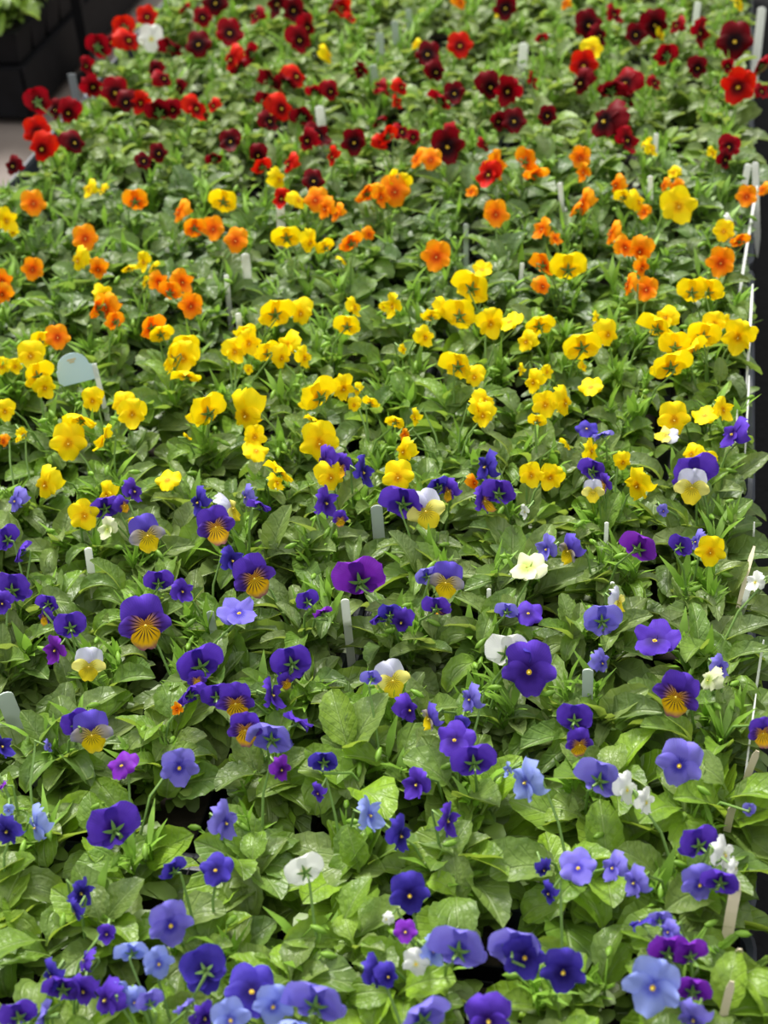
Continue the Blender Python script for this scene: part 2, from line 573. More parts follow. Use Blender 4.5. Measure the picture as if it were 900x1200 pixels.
def foliage_mesh(zn, seed):
    """the small stuff of one plant: shoots, narrow lobed stipules, small inner leaves, green buds"""
    rnd = random.Random(seed)
    ll = ZONE[zn][0]
    b = MB()
    lm = 1
    stip = {'blue': 40, 'purple': 90, 'yellow': 56, 'orange': 40, 'red': 34}[zn]
    shoots = []
    for k in range(4):
        a = rnd.uniform(0, 6.28)
        foot = Vector((math.cos(a) * .008, math.sin(a) * .008, .058))
        r_ = rnd.uniform(.008, .034)
        tip = Vector((math.cos(a) * r_, math.sin(a) * r_, rnd.uniform(.118, .146)))
        mid = foot.lerp(tip, .5) + Vector((rnd.uniform(-.006, .006), rnd.uniform(-.006, .006), 0))
        b.tube([foot, mid, tip], [.0018, .0015, .001], 4, 0)
        shoots.append((foot, mid, tip))
    for k in range(stip):
        s = shoots[k % 4]
        t = rnd.uniform(.35, 1.0) ** .7
        p = s[0].lerp(s[2], t)
        a = rnd.uniform(0, 6.28)
        L = rnd.uniform(.014, .030) * (1.5 if k % 3 == 0 else 1)
        e = rnd.uniform(.6, 1.45)
        d = Vector((math.cos(a) * math.cos(e), math.sin(a) * math.cos(e), math.sin(e)))
        q = p + d * L * .55
        tip = q + Vector((d.x, d.y, d.z * .55)).normalized() * L * .45
        w = rnd.uniform(.0014, .0032) * (1.5 if k % 3 == 0 else 1)
        b.ribbon([p, p.lerp(q, .6), q, tip], [.0007, w, w * .9, .0002], (math.cos(a) * -.5, math.sin(a) * -.5, 1), 0)
    for k in range(34):      # small leaves low down and inside
        a = rnd.uniform(0, 6.28)
        r0 = rnd.uniform(0, .036)
        a0 = rnd.uniform(0, 6.28)
        p = Vector((math.cos(a0) * r0, math.sin(a0) * r0, rnd.uniform(.070, .108)))
        e = rnd.uniform(.15, 1.1)
        L = ll * rnd.uniform(.40, .72)
        d = Vector((math.cos(a) * math.cos(e), math.sin(a) * math.cos(e), math.sin(e)))
        d2 = Vector((d.x, d.y, d.z - .55)).normalized()
        d3 = Vector((d2.x, d2.y, d2.z - .5)).normalized()
        w = L * ZONE[zn][1] * .5
        p1 = p + d * L * .3
        p2 = p1 + d2 * L * .35
        p3 = p2 + d3 * L * .25
        b.ribbon([p, p1, p2, p3, p3 + d3 * L * .1], [.001, w * .7, w, w * .65, .0004], (0, 0, 1), lm)
    for k in range(3):       # pointed green buds on thin stalks
        s = shoots[k]
        a = rnd.uniform(0, 6.28)
        tip = s[2] + Vector((math.cos(a) * .012, math.sin(a) * .012, rnd.uniform(.006, .022)))
        b.tube([s[2] * 1.0 - Vector((0, 0, .02)), s[2], tip], [.0008, .0007, .0007], 4, 0)
        h = Vector((math.cos(a), math.sin(a), -.35)).normalized()
        b.tube([tip - h * .002, tip + h * .003, tip + h * .008, tip + h * .012], [.001, .0028, .0024, .0003], 5, 0)
    return b.mesh('foliage', [SHOOT, LEAF_SMALL[zn]])


LEAF_SMALL = {z: plain_material('small_leaf_' + z, c, .45, .35, 28, trans=.3) for z, c in {
    'blue': col(.14, .22, .04), 'purple': col(.13, .19, .05), 'yellow': col(.11, .18, .04), 'orange': col(.09, .15, .05), 'red': col(.16, .22, .07)}.items()}
FOLIAGE = {z: [foliage_mesh(z, i * 31 + hash_(z)) for i in range(4)] for z in ZONE}


def pot_mesh():
    b = MB()
    w0, w1, h = .032, .041, .062
    ring = []
    for (w, z) in ((w0, 0), (w1, h), (w1 - .0015, h), (w0 - .0015, .002)):
        ring += [(-w, -w, z), (w, -w, z), (w, w, z), (-w, w, z)]
    f = []
    for i in range(3):
        for k in range(4):
            k2 = (k + 1) % 4
            f.append((i * 4 + k, i * 4 + k2, i * 4 + 4 + k2, i * 4 + 4 + k))
    f.append((3, 2, 1, 0))
    f.append((12, 13, 14, 15))
    b.add(ring, f)
    return b.mesh('pot', [BLACK], False)


POT = pot_mesh()


def soil_mesh():
    rnd = random.Random(3)
    n = 7
    v, f = [], []
    for i in range(n):
        for j in range(n):
            v.append(((i / (n - 1) - .5) * .078, (j / (n - 1) - .5) * .078, .056 + rnd.uniform(-.002, .003)))
    for i in range(n - 1):
        for j in range(n - 1):
            k = i * n + j
            f.append((k, k + n, k + n + 1, k + 1))
    return mk('soil', v, f, [SOIL])


SOILM = soil_mesh()

# blooms, as seen in the photograph: x y diameter (in doubled pixels of a crop), kind and facing
CROPS = [
 (0, 0, -5, 200, """345 40 50 rf;290 68 52 rb;232 112 56 Rb;302 95 45 r.;355 92 62 Wf;202 155 30 R.;538 78 66 Rf;475 42 45 Rf;465 105 62 Mf;408 110 45 M.;
385 185 35 R.;365 165 30 M.;420 208 28 M.;540 140 50 rs;588 130 40 R.;600 38 36 Rs;720 65 45 R.;702 95 50 R.;770 130 38 Ys;650 10 50 M.;688 25 40 M.;505 8 60 Mf;
802 18 34 r.;822 42 25 r.;775 15 35 M.;695 180 45 r.;640 190 50 M.;672 192 44 M.;740 215 34 R.;775 215 36 R.;885 205 30 R.;845 165 30 M.;90 240 58 Rb;160 265 42 R.;130 258 35 M.;
88 310 66 rf;98 350 50 r.;175 335 45 M.;218 205 40 R.;270 218 66 Rf;295 240 40 M.;330 242 40 r.;375 262 50 M.;405 258 34 R.;460 255 50 r.;500 248 28 rs;480 270 25 R.;
660 255 50 r.;632 285 40 M.;710 275 40 M.;745 318 50 M.;720 330 40 R.;830 335 60 Mf;895 335 30 r.;885 285 28 M.;540 332 42 M.;605 365 34 M.;372 360 44 Mf;337 378 40 Mf;
505 370 30 M.;675 385 40 rs;612 392 36 r.;778 368 34 r.;735 425 50 Mf;30 390 34 M.;260 100 26 M.;560 160 40 M.;630 240 40 M.;430 20 24 R."""),
 (450, 0, -5, 200, """285 20 56 Mf;268 30 22 Ys;180 5 30 O.;425 10 24 Os;102 128 58 Mf;178 108 60 rf;72 105 22 Ys;122 170 36 M.;368 92 24 R.;480 60 66 Mf;540 35 40 Rs;505 85 40 M.;
590 82 50 Mf;635 60 50 M.;650 80 30 Ys;685 60 36 Rs;740 78 50 R.;822 98 84 Mf;835 8 34 Y.;660 132 52 Rb;735 160 38 M.;468 155 66 rf;490 115 40 Y.;460 195 46 M.;530 210 52 M.;565 195 52 R.;
575 235 30 M.;348 190 34 Rs;250 205 48 M.;290 215 52 R.;165 220 52 Mf;135 235 45 R.;42 205 34 rs;30 240 28 rs;5 215 25 R.;305 285 58 Mf;268 285 32 M.;383 272 44 Mf;515 285 72 M.;148 345 80 Mf;
140 320 50 R.;238 340 30 Rs;42 310 34 R.;68 322 26 R.;5 320 40 r.;570 330 50 R.;612 335 24 Y.;628 350 34 Ys;808 345 42 R.;800 375 36 M.;770 360 24 Y.;830 205 80 rf;635 195 30 Rs;880 155 40 R.;885 215 30 R.;
805 155 24 R.;75 372 40 O.;110 375 50 Of;262 388 50 O.;335 380 50 O.;350 405 34 O.;460 370 50 Of;465 400 40 O."""),
 (0, 200, 200, 450, """208 45 36 Ys;240 45 22 Y.;78 78 60 Of;15 118 44 Y.;30 145 20 Y.;318 72 56 Ob;418 98 46 Os;525 72 62 Yb;655 22 40 Ys;700 70 36 Y.;740 70 58 Of;855 52 50 O.;892 62 40 O.;
762 90 40 O.;788 100 34 O.;735 25 54 Mf;660 66 36 r.;820 170 46 O.;672 155 66 Yb;727 170 40 Y.;762 180 36 Y.;805 210 22 Y.;866 150 24 O.;455 135 50 Ob;500 138 56 Of;552 165 58 Of;200 160 60 Of;
182 212 46 Ys;230 232 36 O.;300 228 28 Y.;337 215 36 Y.;355 228 26 Y.;340 262 22 Y.;77 232 52 Of;372 262 38 O.;427 262 44 O.;400 285 52 Ob;448 318 58 Of;5 260 40 O.;5 290 36 O.;225 322 46 O.;
250 325 46 O.;268 355 36 O.;248 290 40 Y.;352 368 58 Ob;375 382 54 Yb;135 392 58 Of;90 402 46 Y.;72 435 50 Y.;35 460 28 Y.;85 482 68 Yb;115 510 40 Y.;5 460 30 Y.;642 335 80 Yb;705 335 46 Y.;832 322 40 Ys;
815 365 58 Yb;572 378 40 Y.;550 425 46 Y.;583 405 46 Y.;625 428 56 Yb;672 410 50 Y.;660 440 42 Y.;714 440 42 Ys;582 467 18 Y.;400 445 54 Y.;435 410 58 Yb;430 440 58 Y.;440 480 52 Y.;900 320 18 Y."""),
 (450, 200, 200, 450, """25 50 72 Of;15 22 32 Y.;45 30 34 Y.;262 103 62 Of;465 78 50 Os;443 92 30 O.;245 10 50 r.;350 8 46 O.;468 5 34 O.;205 50 22 O.;543 35 36 Os;565 62 34 Y.;598 75 44 Ys;610 98 26 O.;690 85 84 Yf;
655 35 24 O.;686 40 30 O.;678 5 24 Y.;850 62 50 Of;885 45 26 O.;370 138 44 Os;123 203 70 Of;402 160 26 O.;530 150 46 Os;565 180 40 O.;600 190 44 O.;605 228 36 O.;796 143 50 Yf;830 165 36 O.;813 122 32 Ws;
790 217 68 Of;378 222 48 O.;430 230 82 Yb;372 272 32 O.;230 233 46 Yu;210 275 84 Yb;570 270 40 O.;615 280 56 Of;722 285 66 Yb;762 283 68 Yb;20 318 44 Y.;108 342 36 Y.;145 325 42 Y.;180 340 74 Yb;97 392 38 Y.;
250 360 52 Y.;295 355 56 Yu;362 362 66 Yb;500 345 24 Ys;525 385 46 Y.;333 402 38 Y.;463 412 84 Yb;467 460 22 Ys;648 370 70 Y.;660 345 40 Y.;775 360 42 Y.;748 388 74 Yb;830 392 60 Y.;805 355 22 Y.;685 415 72 Yb;
720 425 64 Y.;668 458 92 Yb;178 458 74 Yb;212 485 38 Y.;45 420 18 Y.;320 468 22 Y.;382 472 24 Y.;350 497 42 Y.;485 509 56 Y.;845 380 40 Y."""),
 (0, 450, 450, 700, """105 10 40 Y.;217 40 42 Y.;195 82 56 Y.;285 48 42 Y.;310 72 52 Y.;160 140 84 Yf;242 130 52 Y.;12 65 38 Y.;8 135 22 O.;54 118 20 Y.;483 68 88 Yb;575 75 76 Y.;597 125 54 Yf;600 158 60 Yu;
745 30 90 Yb;805 12 46 Y.;830 50 26 Y.;870 45 32 Y.;735 82 32 Y.;440 125 18 Y.;750 140 94 Yf;660 205 56 Y.;650 232 34 Y.;105 238 66 Yl;393 226 58 Yu;250 262 46 Y.;198 310 70 Yf;325 322 30 Y.;775 220 52 Y.;
245 290 68 Vb;290 285 32 B.;315 252 48 Vs;760 185 50 V.;800 195 50 Bs;852 208 60 Is;765 280 60 Vs;798 318 38 Bf;34 275 48 Ps;15 365 62 Vb;45 395 42 V.;463 278 54 Is;505 335 88 Bf;545 292 62 Ls;575 265 40 Ps;
612 285 42 V.;345 355 86 Cf;252 340 40 G.;595 455 100 Bf;545 415 54 Is;372 465 66 Vb;428 487 42 V.;32 482 80 Vb;845 460 116 Qb;8 490 30 Bf;835 15 24 Y.;40 130 14 Y."""),
 (450, 450, 450, 700, """33 220 74 Yf;28 88 36 Y.;72 80 30 Y.;48 120 22 O.;45 160 42 Y.;475 105 52 Iu;510 118 38 P.;487 158 40 Y.;360 88 42 Yb;430 142 26 Y.;345 215 58 Yf;390 220 46 Y.;560 185 32 Y.;492 203 62 Vb;
515 235 40 Bs;490 252 52 Lf;593 240 58 Y.;680 85 76 Yf;660 120 52 Lu;752 75 62 Yu;795 62 48 Ys;815 118 66 Vs;720 165 36 Y.;758 175 46 Yb;728 215 100 Vb;722 242 80 Lf;236 195 60 Is;272 255 74 Vb;235 275 54 Bs;
212 232 28 O.;125 240 54 Ib;152 252 44 Bs;50 280 94 Vb;98 298 90 Lf;380 388 54 Ps;432 392 62 Cl;600 385 82 Qb;335 430 80 Gu;100 450 54 Pb;145 465 84 Cf;695 382 54 Vb;730 370 40 Ps;765 395 70 Yf;330 300 26 W.;
655 298 22 P.;870 465 40 Ws;378 50 60 Yf;425 45 52 Y.;232 75 44 Y.;222 60 40 Ys;238 40 46 Y.;485 8 56 Yu;540 495 20 V."""),
 (0, 700, 700, 1000, """115 15 48 Vb;105 48 34 Bs;165 70 70 Vb;128 125 54 Qs;340 65 122 Bf;208 162 76 Lf;560 38 86 Pu;468 160 104 Vb;462 195 44 Bf;440 228 54 V.;415 262 24 O.;508 232 66 Vb;552 248 88 Bf;
575 310 80 Bf;178 298 66 Vb;215 322 96 Cf;640 330 98 Pb;420 400 88 Pf;285 395 70 Qu;685 155 88 Vb;670 200 40 Bf;640 230 64 Vs;700 290 54 V.;720 10 52 Vb;755 35 36 Q.;890 45 46 V.;760 385 64 Ib;745 460 34 V.;
660 405 44 Q.;872 190 46 Pb;5 350 54 Is;5 440 22 Q.;15 550 54 I.;82 540 68 Ds;265 545 118 Vb;530 530 74 Ps;868 512 68 Ds;115 350 24 P.;5 15 40 V.;20 500 20 D."""),
 (450, 700, 700, 1000, """20 195 84 Lf;60 265 54 Vs;105 285 54 Cs;200 240 56 Ps;165 335 84 Vu;210 385 100 Vb;75 440 60 Vs;285 130 94 Wb;340 175 124 Vf;290 32 52 Pb;338 38 66 Vu;510 55 84 Pb;512 155 44 Ps;
550 10 50 Ls;635 102 100 Vu;448 288 78 Vb;458 345 66 Bf;685 232 108 Bf;760 195 48 Gs;790 165 44 Ps;888 318 70 Bf;330 435 88 Dl;290 405 30 Ds;510 428 104 Pb;692 395 106 Pf;570 452 60 Ws;615 482 50 Ws;40 560 68 Is;
735 580 88 Vb;125 25 64 Bb;855 500 24 Pd;150 525 60 V.;15 40 54 Ib;40 60 44 V.;180 300 30 I.;340 130 50 I."""),
 (0, 900, 1000, 1215, """405 240 64 Ib;505 240 74 Iu;713 242 88 Wb;190 295 54 I.;175 340 40 I.;400 370 104 Pf;310 430 74 Db;372 460 74 Df;250 390 34 V.;195 450 44 V.;480 480 84 Id;150 515 84 Vb;195 525 54 V.;
245 545 70 Vs;278 515 44 Db;350 550 64 Pb;315 550 44 D.;45 580 84 Vb;590 525 120 Iu;745 550 136 Pb;640 560 94 Df;540 592 94 Df;480 588 54 V.;885 480 64 Is;120 490 54 I.;100 585 60 P.;700 600 60 D.;430 560 40 P."""),
 (450, 900, 1000, 1215, """60 300 94 If;455 235 84 Pu;535 235 64 Pl;585 270 66 Pl;730 180 84 Vb;800 205 64 Ws;825 235 34 Ws;740 275 84 Pf;790 265 84 Vb;645 355 54 Pb;665 385 40 P.;180 425 124 Pb;75 460 64 Wf;115 430 60 Ds;
300 420 110 Pb;330 445 100 If;420 480 104 If;85 585 124 Pb;245 595 84 V.;665 430 94 Qb;715 438 80 Qb;630 515 134 Df;725 520 86 Qb;725 592 66 P.;50 385 54 Qu;5 355 24 W.;375 240 34 I.;385 295 40 I.;10 490 44 I.;600 360 44 I."""),
]


# ------------------------------------------------------------------ the setting and trays
TRAY_R = at(884, 1040, .066).x          # right hand rim of the trays
EDGE_L = TRAY_R - 1.185
FLOOR_Z = -.12

b = MB()
b.box((0, 2.0, FLOOR_Z - .03), (12, 12, .06))
floor_mat, nt, out = new_mat('worn_concrete')
g = N(nt)
tc = g.n('ShaderNodeTexCoord')
n1 = g.n('ShaderNodeTexNoise')
n1.inputs['Scale'].default_value = 2.2
n1.inputs['Detail'].default_value = 8
nt.links.new(tc.outputs['Object'], n1.inputs['Vector'])
n2 = g.n('ShaderNodeTexNoise')
n2.inputs['Scale'].default_value = 60
nt.links.new(tc.outputs['Object'], n2.inputs['Vector'])
cc = g.ramp(n1.outputs[0], [(.35, col(.13, .10, .085)), (.65, col(.24, .205, .19))])
cc = g.mix(g.math('MULTIPLY', n2.outputs[0], .4), cc, col(.12, .10, .09))
p = g.n('ShaderNodeBsdfPrincipled')
g.put(p.inputs['Base Color'], cc)
p.inputs['Roughness'].default_value = .8
nt.links.new(p.outputs[0], out.inputs[0])
fl = put('floor', b.mesh('floor', [floor_mat], False))
tag(fl, 'grey brown concrete floor under the growing benches', kind='structure')

b = MB()
b.box(((TRAY_R + .55), 1.6, FLOOR_Z + .004), (1.2, 5.6, .008))
mt = plain_material('ground_cover_cloth', col(.008, .008, .009), .9, .3, 120, .3, spec=.15)
gc = put('floor_ground_cover', b.mesh('floor_ground_cover', [mt], False))
tag(gc, 'black woven ground cover in the gap right of the trays', kind='structure')


def bench(x0, x1, y0, y1, label):
    r = empty('bench', ((x0 + x1) / 2, (y0 + y1) / 2, FLOOR_Z))
    w, l = x1 - x0, y1 - y0
    t = MB()
    t.box((0, 0, -FLOOR_Z - .012), (w, l, .02))
    put('bench_top', t.mesh('bench_top', [BLACK], False), r)
    for sx in (-1, 1):
        t = MB()
        t.box((sx * (w / 2 - .012), 0, -FLOOR_Z - .037), (.02, l, .030))
        put('side_rail', t.mesh('side_rail', [BLACK], False), r)
        for sy in (-1, 0, 1):
            t = MB()
            t.box((sx * (w / 2 - .05), sy * (l / 2 - .06), (-FLOOR_Z - .022) / 2), (.04, .04, -FLOOR_Z - .022))
            put('leg', t.mesh('leg', [BLACK], False), r)
    tag(r, label, 'bench')
    return r


bench(EDGE_L - .005, TRAY_R + .005, .30, 3.45, 'low black growing bench that carries all the rows of pansies')


def tray_mesh(w, l, h=.066, mat=None):
    """open shallow tray with rounded corners and a rolled rim; ribs on the outside"""
    def loop(inset, z, rad=.022):
        pts = []
        for (sx, sy, a0) in ((1, 1, 0), (-1, 1, 90), (-1, -1, 180), (1, -1, 270)):
            cx, cy = sx * (w / 2 - inset - rad), sy * (l / 2 - inset - rad)
            for k in range(5):
                a = R(a0 + 22.5 * k)
                pts.append((cx + math.cos(a) * rad, cy + math.sin(a) * rad, z))
        return pts
    levels = [(.012, 0), (.006, h - .014), (.000, h - .014), (-.002, h - .004), (.001, h), (.006, h), (.009, h - .006), (.014, .003)]
    t = MB()
    v = []
    for ins, z in levels:
        v += loop(ins, z)
    n = 20
    f = []
    for i in range(len(levels) - 1):
        for k in range(n):
            k2 = (k + 1) % n
            f.append((i * n + k, i * n + k2, (i + 1) * n + k2, (i + 1) * n + k))
    f.append(tuple(range(n))[::-1])
    f.append(tuple((len(levels) - 1) * n + k for k in range(n)))
    t.add(v, f)
    k = -l / 2 + .05
    while k < l / 2 - .04:
        for sx in (-1, 1):
            t.box((sx * (w / 2 - .007), k, h / 2 - .008), (.008, .006, h - .018))
        k += .045
    return t.mesh('plant_tray', [mat or TRAY], False)


TW, TL = .386, .545
tm = tray_mesh(TW, TL)
y0 = at(880, 1090, .05).y      # joint between two trays, seen at the lower right
cols_ = [TRAY_R - TW / 2 - k * (TW + .006) for k in range(3)]
colw = ['right-hand', 'middle', 'left-hand']
rowstart = y0 - TL - .006
names_ = ['nearest the viewer', 'second from the front', 'third from the front', 'fourth from the front', 'fifth from the front', 'farthest back']
TRAYS = []
for rI in range(6):
    yy = rowstart + rI * (TL + .006)
    for cI, cx_ in enumerate(cols_):
        if yy + TL < .3 or yy > 3.3:
            continue
        if cI == 2 and rI == 0:
            continue
        o = put('plant_tray', tm, None, Matrix.Translation((cx_, yy + TL / 2, 0)))
        tag(o, 'black plastic tray under the plants, %s column, %s' % (colw[cI], names_[rI]), 'tray', 'black trays on the bench')
        TRAYS.append((cx_, yy))

# ------------------------------------------------------------------ plants
FAM = {}
for zn, ks in {'red': 'RrM', 'orange': 'O', 'yellow': 'Y', 'purple': 'VBCLG', 'blue': 'PDIQW'}.items():
    for k in ks:
        FAM[k] = zn


def zone_of(px, py):
    """colour blocks run across the bench, a little lower on the left"""
    s = (450 - px) / 880.0
    if py < 192 + 34 * s:
        return 'red'
    if py < 360 + 80 * s:
        return 'orange'
    if py < 545 + 80 * s:
        return 'yellow'
    if py < 862 + 30 * s:
        return 'purple'
    return 'blue'


SP = .0915
plants = []
gx = TRAY_R - .052
yy = .42
row = 0
while yy < 3.25:
    cI = 0
    while True:
        x = gx - cI * SP
        if x < EDGE_L + .045:
            break
        q = pix((x, yy, CANOPY))
        if -120 < q[0] < 1000 and -95 < q[1] < 1330:
            plants.append(dict(x=x + random.uniform(-.008, .008), y=yy + random.uniform(-.008, .008), r=row, c=cI, px=q[0], py=q[1], zone=zone_of(q[0], q[1]), fl=[]))
        cI += 1
    yy += SP
    row += 1

blooms = []
for (ox, oy, lo, hi, txt) in CROPS:
    for tok in txt.replace('\n', ' ').split(';'):
        w = tok.split()
        if len(w) < 4:
            continue
        px, py, d, kf = ox + float(w[0]) / 2, oy + float(w[1]) / 2, float(w[2]) / 2, w[3]
        if lo <= py < hi:
            blooms.append((px, py, d, kf[0], kf[1] if len(kf) > 1 else '.'))

for (px, py, d, k, fc) in blooms:
    small = d < 16
    z = CANOPY + (random.uniform(.030, .042) if not small else .022)
    P = at(px, py, z)
    sc = FPX / pix(P)[2]
    fam = FAM[k]
    # the stalk leans: the plant stands behind or beside its bloom; take the nearest plant of its own colour
    best = min(plants, key=lambda q: math.hypot(q['x'] - P.x, q['y'] - P.y) + (0 if q['zone'] == fam else .045))
    best['fl'].append((P, d / sc * {'f': 1.12, 'b': 1.16, 's': 1.3, 'l': 1.2, 'u': 1.15}.get(fc, 1.4), k, fc))

ORD = ['first', 'second', 'third', 'fourth', 'fifth', 'sixth', 'seventh', 'eighth', 'ninth', 'tenth', 'eleventh', 'twelfth', 'thirteenth', 'fourteenth', 'fifteenth', 'sixteenth', 'seventeenth', 'eighteenth', 'nineteenth', 'twentieth'] + \
      ['twenty-' + w for w in ['first', 'second', 'third', 'fourth', 'fifth', 'sixth', 'seventh', 'eighth', 'ninth']] + ['thirtieth'] + ['thirty-' + w for w in ['first', 'second', 'third', 'fourth', 'fifth', 'sixth', 'seventh', 'eighth', 'ninth']]
NUM = ['no', 'one', 'two', 'three', 'four', 'five', 'six', 'seven', 'eight', 'nine', 'ten']
CNAME = {'Y': 'yellow', 'O': 'orange', 'R': 'crimson', 'r': 'scarlet', 'M': 'maroon', 'W': 'white', 'G': 'cream', 'V': 'violet', 'I': 'indigo',
         'Q': 'magenta', 'P': 'lavender', 'D': 'pale blue', 'B': 'violet-and-gold', 'C': 'lilac-and-yellow', 'L': 'lemon'}
GROUPS = {'red': 'red pansies at the back of the bench', 'orange': 'orange violas behind the yellow ones', 'yellow': 'yellow violas across the middle',
          'purple': 'purple and yellow violas', 'blue': 'blue and lavender pansies at the front'}

_faces_cam = math.atan2(-FWD[1], -FWD[0])      # heading from the bench back to the viewer


def orient(P, fc, rnd, kind='Y'):
    """flower frame: +Z out of the face, +Y up"""
    hd = math.atan2(-P.y, -P.x)
    if fc == 'f':
        h, e, roll = hd + rnd.uniform(-.35, .35), rnd.uniform(.25, .60), rnd.uniform(-.3, .3)
    elif fc == 'b':
        h, e, roll = hd + math.pi + rnd.uniform(-.5, .5), rnd.uniform(-.5, -.15) if kind != 'Y' else rnd.uniform(-.36, .02), rnd.uniform(-.2, .2)
    elif fc == 'u':
        h, e, roll = hd + rnd.uniform(-1.2, 1.2), rnd.uniform(1.0, 1.3), rnd.uniform(-.6, .6)
    elif fc == 'd':
        h, e, roll = hd + math.pi + rnd.uniform(-.8, .8), rnd.uniform(-1.2, -.9), 0
    elif fc == 'l':
        h, e, roll = hd - rnd.uniform(.9, 1.3), rnd.uniform(-.1, .3), rnd.uniform(-.2, .2)
    elif fc == 's':
        s = rnd.choice((-1, 1))
        h, e, roll = hd + s * rnd.uniform(.9, 1.35), rnd.uniform(-.1, .3), rnd.uniform(-.3, .3)
    else:
        s = rnd.choice((-1, 1))
        h, e, roll = hd + s * rnd.choice((rnd.uniform(.2, .7), rnd.uniform(.7, 1.2), rnd.uniform(1.9, 2.9))), rnd.uniform(-.3, .45), rnd.uniform(-.5, .5)
    n = Vector((math.cos(h) * math.cos(e), math.sin(h) * math.cos(e), math.sin(e)))
    x = Vector((0, 0, 1)).cross(n).normalized()
    y = n.cross(x)
    M = Matrix(((x.x, y.x, n.x), (x.y, y.y, n.y), (x.z, y.z, n.z)))
    return M @ Matrix.Rotation(roll, 3, 'Z')


# rows and places are counted among the plants in view
rows = sorted({q['r'] for q in plants if q['py'] <= 1215})


def count_words(fl):
    if not fl:
        return None
    ks = {}
    for f_ in fl:
        ks[f_[2]] = ks.get(f_[2], 0) + 1
    top = sorted(ks.items(), key=lambda t: -t[1])
    if len(top) == 1:
        n_ = top[0][1]
        if n_ == 1:
            return 'one %s%s bloom' % ({'f': 'front-facing ', 'b': 'back-turned ', 's': 'side-on ', 'l': 'side-on ', 'u': 'upturned '}.get(fl[0][3], ''), CNAME[top[0][0]])
        return '%s %s %s' % (NUM[min(n_, 10)], CNAME[top[0][0]], 'bloom' if n_ == 1 else 'blooms')
    return '%s and %s blooms' % (CNAME[top[0][0]], CNAME[top[1][0]])


def stalk_pts(q, P, back, dia):
    """up from the plant's heart, hooking over into the back of the flower"""
    foot = Vector((q['x'] + random.uniform(-.012, .012), q['y'] + random.uniform(-.012, .012), .075))
    end = P + back * dia * .12
    top = end + back * .010 + Vector((0, 0, .006))
    if back.z > .3:
        top = end + back * .012
    mid = foot.lerp(top, .55) + Vector((0, 0, .022))
    return [foot, mid, top - Vector((0, 0, .004)), top, end]


def plant(x, y, zn, fl, rnd, lab, group, name):
    root = empty(name, (x, y, .004))
    inv = Matrix.Translation((-x, -y, -.004))
    tag(root, lab, 'plant', group)
    put('pot', POT, root)
    put('soil', SOILM, root)
    fo = put('foliage', rnd.choice(FOLIAGE[zn]), root, Matrix.Translation((0, 0, -.004)) @ Matrix.Rotation(rnd.uniform(0, 6.28), 4, 'Z'))
    fo['kind'] = 'stuff'
    ll, wr_, cnt = ZONE[zn]
    vig = rnd.uniform(.85, 1.15)
    cnt = int(cnt * rnd.uniform(.85, 1.12))
    shoots = [(rnd.uniform(0, 6.28), rnd.uniform(.008, .032)) for _ in range(4)]
    lift = rnd.uniform(-.010, .012)
    upr = UPRIGHT[zn]
    for i in range(cnt):
        t = i / cnt                               # 0 outer and low, 1 inner and high
        sa, sr = shoots[i % 4]
        az = i * 2.39996 + rnd.uniform(-.4, .4)
        bx, by = math.cos(sa) * sr, math.sin(sa) * sr
        bz = .078 + .042 * t + rnd.uniform(-.008, .008) + lift
        elev = .42 + upr * t + rnd.uniform(-.28, .28)
        L = ll * vig * (1.10 - .34 * t ** 1.5) * rnd.uniform(.78, 1.22)
        if elev > .9:
            k = rnd.choice((1, 2, 3, 5, 6, 4, 3))
        else:
            k = rnd.choice((0, 1, 2, 4, 5, 7))
        M = (Matrix.Translation((bx, by, bz)) @ Matrix.Rotation(az, 4, 'Z') @ Matrix.Rotation(elev, 4, 'X')
             @ Matrix.Rotation(rnd.uniform(-.5, .5), 4, 'Y') @ Matrix.Scale(L, 4))
        put('leaf', LEAVES[zn][k], root, M)
    q = dict(x=x, y=y)
    for (P, dia, k, fc) in fl:
        M3 = orient(P, fc, rnd, k)
        back = -(M3 @ Vector((0, 0, 1)))
        Mf = inv @ Matrix.Translation(P) @ M3.to_4x4() @ Matrix.Scale(dia, 4)
        fo = put('flower', CALYX, root, Mf)
        fo['label'] = '%s bloom %s' % (CNAME[k], {'f': 'facing the viewer', 'b': 'seen from behind', 's': 'seen from the side', 'l': 'seen from the side', 'u': 'facing up', 'd': 'hanging down'}.get(fc, 'turned aside'))
        vs = PETALS[k][:3] if fc in 'fu' else PETALS[k][3:]
        for pm in rnd.choice(vs):
            put('petal', pm, fo)
        pts = stalk_pts(q, P, back, dia)
        iM = (Matrix.Translation(P) @ M3.to_4x4() @ Matrix.Scale(dia, 4)).inverted()
        t_ = MB()
        t_.tube([iM @ p_ for p_ in pts], [.0014 / dia, .0012 / dia, .0010 / dia, .0009 / dia, .0009 / dia], 5, 0, False)
        put('stalk', t_.mesh('stalk', [STALK]), fo)


UPRIGHT = {'blue': .75, 'purple': 1.0, 'yellow': .85, 'orange': .85, 'red': .7}
for q in plants:
    zn = q['zone']
    small_sp = zn in ('yellow', 'orange', 'purple')
    cw = count_words(q['fl'])
    kind_w = 'viola' if small_sp else 'pansy'
    rn = q['r'] - rows[0]
    place = '%s from the right edge, %s' % (ORD[q['c']], (ORD[rn] + ' row back') if rn >= 0 else 'cut off by the bottom edge')
    lab = '%s plant with %s, %s' % (kind_w, cw, place) if cw else 'leafy %s plant without blooms, %s' % (kind_w, place)
    plant(q['x'], q['y'], zn, q['fl'], random.Random(q['r'] * 97 + q['c'] * 13 + 5), lab, GROUPS[zn], kind_w + '_plant')

